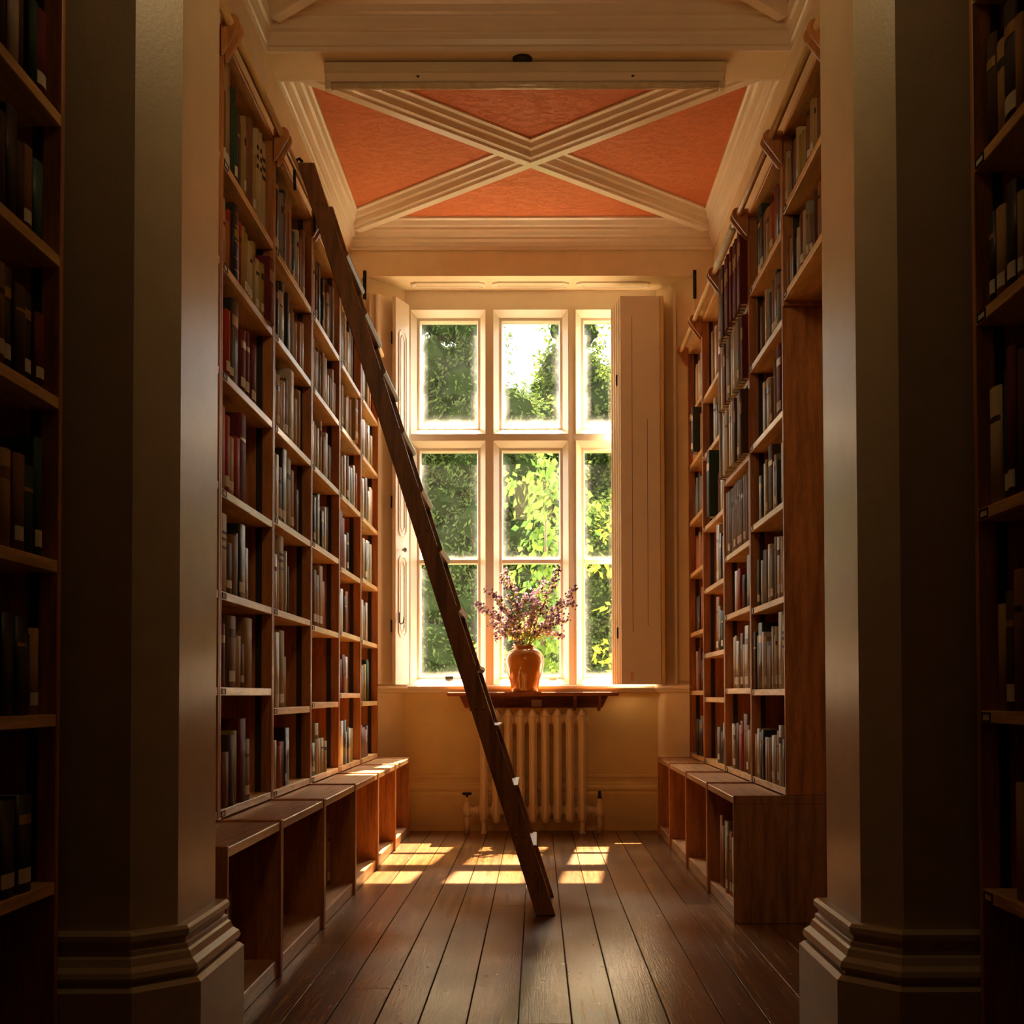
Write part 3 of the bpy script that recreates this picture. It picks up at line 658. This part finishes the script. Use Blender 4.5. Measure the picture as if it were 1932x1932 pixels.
for i, (tx, tz) in enumerate(TIPS):
    dark = i in (3, 4, 13, 14, 15, 16, 0, 17, 5, 18)
    a = 2 * math.pi * frnd.random(); p0 = Vector((VC[0] + .035 * math.cos(a), VC[1] + .035 * math.sin(a), vz + .12))
    p1 = Vector((tx, VC[1] + frnd.uniform(-.10, .09), tz)); pm = Vector((VC[0] + (tx - VC[0]) * .12, VC[1] + (p1.y - VC[1]) * .1, vz + .345)); mid = pm.lerp(p1, .5) + Vector((0, 0, .03 + .05 * abs(tx + .09)))
    pts = [p0, pm, pm.lerp(mid, .5) + Vector((0, 0, .012)), mid, mid.lerp(p1, .55) + Vector((0, 0, .012)), p1]
    lab = 'flower stem with %s in the amber vase' % ('dark purple seed heads' if dark else 'pale pink blossom')
    if i in fplace: lab = '%s flower stem %s' % ('dark purple' if dark else 'pale pink', fplace[i])
    else: lab = '%s flower stem in the amber vase, tip %s of %d from the ladder side' % ('dark purple' if dark else 'pale pink', ordn[sorted(TIPS).index((tx, tz))], len(TIPS))
    root = thing('flower_stem', pm, lab, 'flower', 'dried flowers in the vase')
    sm = MB(); sm.tube(pts, [.0028, .0026, .0024, .002, .0017, .0012], 5)
    t = bmesh.new(); tl = bmesh.new(); tp = bmesh.new()
    for q in range(9):
        f_ = .30 + .70 * q / 8
        k = min(4, int(f_ * 5)); base = pts[k].lerp(pts[k + 1], f_ * 5 - k) if k < 5 else p1
        off = Vector((frnd.uniform(-1, 1), frnd.uniform(-1, 1), frnd.uniform(-.2, 1))).normalized() * frnd.uniform(.015, .055) * (1.1 - .5 * f_)
        sm.tube([base, base + off], .0011, 4)
        if f_ > .52 or frnd.random() < .35:
            for _ in range(12):
                p = base + off + Vector((frnd.gauss(0, .013), frnd.gauss(0, .013), frnd.gauss(0, .015)))
                tgt = t if (frnd.random() < (.62 if dark else .2)) else tp
                floret(tgt, p, frnd.uniform(.006, .0115))
        if f_ < .92:
            for _ in range(3):
                dv = Vector((frnd.uniform(-1, 1), frnd.uniform(-1, 1), frnd.uniform(-.6, .9))).normalized()
                leafquad(tl, base + off * frnd.random(), dv, dv.orthogonal().normalized(), frnd.uniform(.018, .042), .007)
    obj('stem', sm, 'stalk', root)
    for nm, tt, mt in (('blossom', tp, 'pink'), ('blossom', t, 'purple'), ('leaves', tl, 'stemleaf')):
        if len(tt.verts): m2 = MB(); m2.add(tt); obj(nm, m2, mt, root)
        else: tt.free()

rd = thing('radiator', (-.035, 9.24, 0), 'cream cast iron column radiator standing under the window shelf', 'radiator')
for k in range(9):
    x = -.388 + .0886 * k; m2 = MB()
    for yy in (9.175, 9.275):
        w = .031; prof = [(x - w, yy), (x - .010, yy - .036), (x + .010, yy - .036), (x + w, yy), (x + .010, yy + .034), (x - .010, yy + .034)]
        m2.prism(prof, 'Z', .105, .845, .004)
        m2.lathe([(.006, .075), (.022, .085), (.027, .11)], (x, yy, 0), 12); m2.lathe([(.027, .84), (.024, .878), (.012, .897), (.004, .90)], (x, yy, 0), 12)
    for z in (.165, .83): m2.lathe([(.032, -.0442), (.046, -.03), (.048, 0), (.046, .03), (.032, .0442)], (x, 9.225, z), 16, axis='X'); m2.box(x - .022, x + .022, 9.17, 9.28, z - .03, z + .03, .006)
    if k in (0, 8):
        for yy in (9.175, 9.275): m2.lathe([(.024, .001), (.022, .01), (.016, .03), (.019, .10)], (x, yy, 0), 12)
    obj('column_section', m2, 'rad', rd)
for x, sx, wheel in ((-.512, 1, True), (.448, -1, False)):
    m2 = MB(); e = -.432 if sx > 0 else .367
    m2.tube([(x, 9.225, .001), (x, 9.225, .14)], .0185, 12).lathe([(.014, .12), (.03, .125), (.032, .15), (.032, .185), (.024, .195), (.02, .225), (.013, .232), (.013, .262)], (x, 9.225, 0), 16)
    m2.tube([(x, 9.225, .165), (e, 9.225, .165)], .0155, 12)
    xa = (x + e) / 2
    m2.lathe([(.018, -.016), (.026, -.014), (.026, .014), (.018, .016)], (xa, 9.225, .165), 6, axis='X', smooth=False)
    m2.lathe([(.022, -.016), (.034, -.012), (.034, .012), (.022, .016)], (e - sx * .012, 9.225, .165), 8, axis='X', smooth=False)
    vv = obj('valve', m2, 'rad', rd)
    if wheel: obj('valve_wheel', MB().lathe([(.008, .255), (.008, .275), (.030, .277), (.036, .283), (.036, .292), (.030, .296), (.010, .294)], (x, 9.225, 0), 20), 'iron', vv)
    else: obj('valve_cap', MB().lathe([(.015, .25), (.016, .266), (.011, .27), (.011, .302), (.008, .305)], (x, 9.225, 0), 8, smooth=False), 'iron', vv)

# ------------------------------------------------------------------ garden outside
struct('garden_ground', MB().box(-14, 14, 9.9, 40, -.9, -.6), 'lawn', 'garden ground outside the window')
struct('outside_wall', MB().box(-6, XL - .25, 9.5, 9.78, -.9, 6).box(XR + .25, 6, 9.5, 9.78, -.9, 6).box(-6, 6, 9.55, 9.78, ZC + .1, 6), 'stone', 'outer face of the library wall')
grnd = random.Random(21)
NL = [0]
def foliage(pts, n, l0, l1, wr, droop, spread, rnd=grnd, core=0):
    """leaf-shaped quads clustered round PTS (centre, radius)"""
    V, Fc = [], []
    tot = sum(r_ * r_ for _, r_ in pts)
    for c, r_ in pts:
        for _ in range(max(3, int(n * r_ * r_ / tot))):
            dv = Vector((rnd.gauss(0, 1), rnd.gauss(0, 1), rnd.gauss(0, 1))).normalized()
            p = Vector(c) + dv * r_ * (.62 + .5 * rnd.random()) + Vector((rnd.gauss(0, spread), rnd.gauss(0, spread), rnd.gauss(0, spread)))
            d_ = (dv * .7 + Vector((rnd.gauss(0, .6), rnd.gauss(0, .6), rnd.gauss(0, .4) - droop))).normalized()
            nn = d_.cross(Vector((rnd.gauss(0, 1), rnd.gauss(0, 1), rnd.gauss(0, 1)))).normalized(); s_ = d_.cross(nn)
            l = rnd.uniform(l0, l1); w = l * wr; b = len(V)
            V += [p, p + d_ * l * .45 + s_ * w + nn * w * .3, p + d_ * l, p + d_ * l * .45 - s_ * w + nn * w * .3]
            Fc += [(b, b + 1, b + 2), (b, b + 2, b + 3)]
    NL[0] = len(Fc)
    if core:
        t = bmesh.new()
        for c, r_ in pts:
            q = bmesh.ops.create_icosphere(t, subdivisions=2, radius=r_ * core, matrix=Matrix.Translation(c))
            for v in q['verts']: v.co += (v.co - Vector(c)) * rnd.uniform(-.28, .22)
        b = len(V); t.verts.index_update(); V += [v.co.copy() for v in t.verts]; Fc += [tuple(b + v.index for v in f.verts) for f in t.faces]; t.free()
    me = bpy.data.meshes.new('foliage'); me.from_pydata([tuple(v) for v in V], [], Fc); return me
def tree(name, label, loc, trunks, pts, n, l0, l1, wr, droop, mat, cat='tree', spread=.03, group=None, core=.72):
    root = thing(name, loc, label, cat, group); L = Vector(loc)
    m2 = MB()
    for tp_, rr in trunks: m2.tube([L + Vector(q) for q in tp_], rr, 8)
    obj('trunk', m2, 'bark', root)
    me = foliage(pts, n, l0, l1, wr, droop, spread, grnd, core); me.materials.append(M[mat]); me.materials.append(M['crown_shade'])
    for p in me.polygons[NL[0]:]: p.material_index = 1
    o = bpy.data.objects.new('foliage', me); COL.objects.link(o); o.parent = root
    return root
def cone_pts(h, r, z0, k, rnd):
    out = []
    for _ in range(k):
        f_ = rnd.random() ** .8; z = z0 + (h - z0) * f_; R_ = r * (1 - f_) ** .7 * (.5 + .5 * rnd.random()); a = rnd.uniform(0, 2 * math.pi)
        out.append(((R_ * math.cos(a), R_ * math.sin(a), z), .26 + .22 * (1 - f_) * rnd.random()))
    return out
def ball_pts(c, rx, ry, rz, k, r0, r1, rnd):
    out = []
    for _ in range(k):
        dv = Vector((rnd.gauss(0, 1), rnd.gauss(0, 1), rnd.gauss(0, 1))).normalized() * (rnd.random() ** .4)
        out.append(((c[0] + dv.x * rx, c[1] + dv.y * ry, c[2] + dv.z * rz), rnd.uniform(r0, r1)))
    return out
G0 = -.6
tree('conifer_tree', 'dark drooping conifer seen through the window light behind the ladder', (-1.25, 15.6, G0), [([(0, 0, 0), (.05, 0, 3), (0, 0, 6.5)], [.16, .1, .03])], ball_pts((.1, 0, 3.2), 1.2, .55, 3.6, 235, .28, .46, grnd), 95000, .04, .10, .17, .8, 'conifer', group='garden trees')
tree('broadleaf_tree', 'round-headed broadleaf tree against the sky beyond the middle window light', (.86, 21.5, G0), [([(0, 0, 0), (.1, 0, 3), (0, 0, 5.5)], [.22, .16, .05])], ball_pts((-.1, 0, 4.1), 1.05, .7, 4.0, 150, .3, .5, grnd), 55000, .05, .10, .36, .3, 'broad', group='garden trees')
tree('broadleaf_tree', 'lower pale broadleaf tree behind the conifer and the climbing lilac', (-.15, 19.0, G0), [([(0, 0, 0), (0, 0, 2), (0, 0, 3.8)], [.07, .05, .03])], ball_pts((-.1, 0, 3.0), .95, .6, 3.2, 90, .3, .5, grnd), 42000, .05, .09, .36, .3, 'broad', group='garden trees')
tree('yew_hedge', 'dark evergreen hedge beyond the window light with the open shutter', (1.0, 14.6, G0), [([(0, 0, 0), (0, 0, 2)], [.14, .05])], ball_pts((.1, .1, 1.9), .85, .4, 2.3, 90, .22, .40, grnd), 60000, .03, .065, .3, .3, 'hedge', 'hedge', group='garden trees')
lp = []
for k in range(26):
    z = .9 + k * .115; lp.append(((grnd.gauss(0, .10 + .015 * (k % 5)), grnd.gauss(0, .1), z), .16 + .05 * grnd.random()))
tree('lilac_bush', 'bright leafy lilac bush growing close behind the vase window', (.10, 11.4, G0), [([(-.02, 0, 0), (-.05, 0, 1.8), (-.02, 0, 3.2)], [.035, .028, .01]), ([(.12, 0, 0), (.13, 0, 1.8), (.1, 0, 3.0)], [.04, .03, .01]), ([(.22, .05, 0), (.20, 0, 1.7), (.16, 0, 2.8)], [.03, .022, .008])], lp, 1150, .055, .115, .36, 1.1, 'lilac', 'bush', .05, core=0)
yp = []
for (x, z) in ((.0, 1.55), (.12, 1.62), (.05, 1.75), (.18, 1.78), (.22, 1.95), (.02, 1.95), (.12, 2.35), (.04, 3.02), (.14, 3.05), (.20, 3.08), (0, 2.7), (-1.0, 2.0), (-.96, 1.95)):
    yp.append(((x, grnd.gauss(0, .04), z), .09))
tree('yellow_shrub', 'sunlit yellow-green shrub sprays close outside the stacked shutter', (.56, 10.75, G0), [([(.1, 0, 0), (.12, 0, 1.4), (.2, 0, 2.2), (.05, 0, 3.2)], [.012, .01, .007, .003]), ([(.1, 0, 0), (-.4, .05, 1.2), (-1.0, 0, 2.05)], [.012, .008, .003])], yp, 330, .06, .11, .2, .25, 'yellow', 'shrub', .03, core=0)

# ------------------------------------------------------------------ books: the 300 that show largest are things of their own
def cover_mesh(B):
    """cloth case: two boards and a rounded spine; local +x is the spine side, y the thickness, z up"""
    w, h, d = B['w'], B['h'], B['d']; bt = min(.0032, w * .16); bul = min(.010, w * .22); me = bmesh.new()
    arc = [(bul * math.cos(a_), math.sin(a_) * w / 2) for a_ in [R(q) for q in (90, 54, 18, -18, -54, -90)]]
    outer = [(-d, w / 2)] + [(x, y) for x, y in arc] + [(-d, -w / 2)]
    ih = w / 2 - bt
    inner = [(-d, -ih), (-bt, -ih), (-bt, ih), (-d, ih)]
    poly = outer + inner
    # cross-section split into strips so that every face stays convex
    rows = []
    for z in (0, h):
        rows.append(([me.verts.new((x, y, z)) for x, y in outer], [me.verts.new((x, y, z)) for x, y in inner]))
    (o0, i0), (o1, i1) = rows; n = len(outer)
    for k in range(n - 1): f_ = me.faces.new((o0[k], o1[k], o1[k + 1], o0[k + 1])); f_.smooth = 0 < k < n - 2
    for k in range(3): me.faces.new((i0[k], i1[k], i1[k + 1], i0[k + 1]))
    me.faces.new((o0[-1], o1[-1], i1[0], i0[0])); me.faces.new((i0[3], i1[3], o1[0], o0[0]))
    for (o_, i_) in ((o0, i0), (o1, i1)):
        me.faces.new((o_[0], o_[1], i_[2], i_[3])); me.faces.new((o_[-1], i_[0], i_[1], o_[-2]))
        me.faces.new([i_[2]] + o_[1:-1] + [i_[1]])
    bmesh.ops.recalc_face_normals(me, faces=me.faces)
    return me
def page_mesh(B):
    w, h, d = B['w'], B['h'], B['d']; bt = min(.0032, w * .16); m2 = MB(); m2.box(-d + .004, -bt - .0004, -w / 2 + bt + .0003, w / 2 - bt - .0003, .003, h - .004); return m2.bm
def band_mesh(B, z0, z1, grow=.0006):
    w = B['w']; bul = min(.010, w * .22); me = bmesh.new(); A = []
    for z in (z0, z1): A.append([me.verts.new(((bul + grow) * math.cos(a_), math.sin(a_) * (w / 2 - .0002), z)) for a_ in [R(q) for q in (62, 36, 12, -12, -36, -62)]])
    I = [[me.verts.new((v_.co.x - .0008, v_.co.y, v_.co.z)) for v_ in r_] for r_ in A]
    for k in range(5): me.faces.new((A[0][k], A[1][k], A[1][k + 1], A[0][k + 1]))
    for q in (0, 1):
        for k in range(5): me.faces.new((A[q][k], A[q][k + 1], I[q][k + 1], I[q][k]))
    bmesh.ops.recalc_face_normals(me, faces=me.faces); return me
def mesh_of(bm, name, mat):
    me = bpy.data.meshes.new(name); bm.to_mesh(me); bm.free(); me.materials.append(mat); return me
for B in BOOKS:
    out = -B['side']; X = B['x'] - out * B['pro']
    bul = min(.010, B['w'] * .22)
    Mx = Matrix.Translation((X - out * bul, B['y'], B['z']))
    if B['lean']:
        s_ = 1 if B['lean'] > 0 else -1; pv = Vector((0, -s_ * B['w'] / 2, 0))
        Mx = Mx @ Matrix.Translation(pv) @ Matrix.Rotation(B['lean'], 4, 'X') @ Matrix.Translation(-pv)
    if out < 0: Mx = Mx @ Matrix.Rotation(math.pi, 4, 'Z')
    B['M'] = Mx
    o = bpy.data.objects.new('book', mesh_of(cover_mesh(B), 'book_cover', BM[B['c']])); COL.objects.link(o); o.matrix_world = Mx; B['o'] = o
# see how much of every book the camera sees
bpy.context.view_layer.update()
from mathutils.bvhtree import BVHTree
VV, FF, OWN = [], [], []
skip = ('foliage', 'pane', 'blossom', 'leaves', 'stem', 'trunk', 'label_holder', 'floor')
for o in COL.objects:
    if o.type != 'MESH' or o.name.startswith(skip): continue
    b0 = len(VV); mw = o.matrix_world; VV += [mw @ v.co for v in o.data.vertices]
    isb = o.name if (o.name.startswith('book') and not o.name.startswith('bookcase')) else None
    for p in o.data.polygons: FF.append([b0 + q for q in p.vertices]); OWN.append(isb)
tree_ = BVHTree.FromPolygons(VV, FF)
org = camo.matrix_world.translation; rot = camo.matrix_world.to_3x3(); seen = {}
G = 560
for j in range(G):
    for i in range(G):
        u, v = (i + .5) / G * 1932, (j + .5) / G * 1932
        if 720 < u < 1285: continue
        dv = rot @ Vector(((u - 1014) / 2399, -(v - 1244) / 2399, -1)).normalized()
        loc, nrm_, fi, dist = tree_.ray_cast(org, dv)
        if fi is not None and OWN[fi]: seen[OWN[fi]] = seen.get(OWN[fi], 0) + 1
for B in BOOKS: B['n_seen'] = seen.get(B['o'].name, 0)
rank = sorted((B for B in BOOKS if B['n_seen'] > 0), key=lambda q: -q['n_seen'])
KEEP = rank[:300]; keep = set(id(q) for q in KEEP)
rows = {}
for B in BOOKS:
    if B['n_seen'] > 0: rows.setdefault((B['where'], B['n']), []).append(B)
for q in rows.values():
    for k, B in enumerate(sorted(q, key=lambda b: b['y'])): B['ord'] = k
wall = {'ladder': 'ladder wall', 'facing': 'wall facing the ladder'}
def describe(B):
    sz = ('thick ' if B['w'] > .058 else 'thin ' if B['w'] < .024 else '') + ('tall ' if B['h'] > .31 else 'short ' if B['h'] < .19 else '')
    sz = (sz.strip() or 'upright') if not B['lean'] else 'leaning'
    colr = BC[B['c']][0]; wq = B['where'].split(); od = ordn[min(B['ord'], 38)]
    sn = 'bottom shelf' if B['n'] == 0 else ordn[B['n']] + ' shelf'
    if wq[0] == 'bookcase':
        side_ = 'ladder-side' if wq[2] == 'ladder' else 'opposite'; k = int(wq[1])
        bay = 'high bridging bookcase' if (side_ == 'opposite' and k == 0) else '%s %s bookcase' % (ordn[k - 1], side_)
        return '%s %s book, %s from pier, %s of %s' % (sz, colr, od, sn, bay)
    if wq[0] == 'bench': return '%s %s folio, %s from pier, inside open bench on the %s side' % (sz, colr, od, 'ladder' if wq[2] == 'ladder' else 'opposite')
    return '%s %s book, %s from camera, %s of dark %s hall bookcase' % (sz, colr, od, sn, wq[2])
for B in BOOKS:
    if id(B) not in keep: continue
    o = B['o']; wq = B['where'].split()
    tag(o, describe(B), 'book', {'bookcase': 'books in the bay bookcases', 'bench': 'folios in the benches', 'hall': 'books in the dark hall bookcases'}[wq[0]])
    def child(nm, bm, mat):
        c_ = bpy.data.objects.new(nm, mesh_of(bm, nm, mat)); COL.objects.link(c_); c_.parent = o
    child('page_block', page_mesh(B), M['pages'])
    h = B['h']; rq = random.Random(int(B['y'] * 1e4) + int(B['z'] * 100))
    if B['z_']:
        for q in (.58, .68, .78): child('spine_stripe', band_mesh(B, h * q, h * (q + .045)), M['black'])
    elif '^' in B['mark'] and B['c'] in 'mn': child('title_band', band_mesh(B, h * .62, h * .80), BM['t'])
    elif B['c'] == 'c' and B['mark'][0] == 'C':
        for q in (.55, .66, .74): child('spine_stripe', band_mesh(B, h * q, h * (q + .035)), BM['p'])
    elif B['mark'] == 'K!':
        for q in (.12, .28, .50, .70, .86): child('gilt_band', band_mesh(B, h * q, h * (q + .012)), M['gilt'])
        child('title_label', band_mesh(B, h * .55, h * .66), BM['l'])
    else:
        if rq.random() < .45: child('spine_label', band_mesh(B, .022, .022 + min(.04, .15 * h)), M['card'])
        if rq.random() < .4: child('title_band', band_mesh(B, h * .70, h * (.70 + rq.uniform(.03, .12))), M['gilt'] if BC[B['c']][1][0] < .2 else BM[rq.choice('nkbm')])
# every other book in view, too small or too hidden to tell, as one object
rest = bmesh.new(); mats = [BM[k] for k in BC] + [M['pages']]; idx = {k: i for i, k in enumerate(BC)}
for B in BOOKS:
    if id(B) in keep: continue
    o = B['o']; me = o.data
    if B['n_seen'] > 0:
        for bm_, mi in ((cover_mesh(B), idx[B['c']]), (page_mesh(B), len(mats) - 1)):
            for f_ in bm_.faces: f_.material_index = mi
            bm_.transform(B['M']); tm = bpy.data.meshes.new('t'); bm_.to_mesh(tm); bm_.free(); rest.from_mesh(tm); bpy.data.meshes.remove(tm)
    bpy.data.objects.remove(o, do_unlink=True); bpy.data.meshes.remove(me)
if len(rest.verts):
    rm = bpy.data.meshes.new('books'); rest.to_mesh(rm); rest.free()
    for m_ in mats: rm.materials.append(m_)
    ro = bpy.data.objects.new('books', rm); COL.objects.link(ro)
    tag(ro, 'remaining narrow or half hidden books scattered along all the shelves', 'books', None, 'stuff')
print('BOOKS total', len(BOOKS), 'seen', len(rank), 'least', KEEP[-1]['n_seen'] if KEEP else 0)
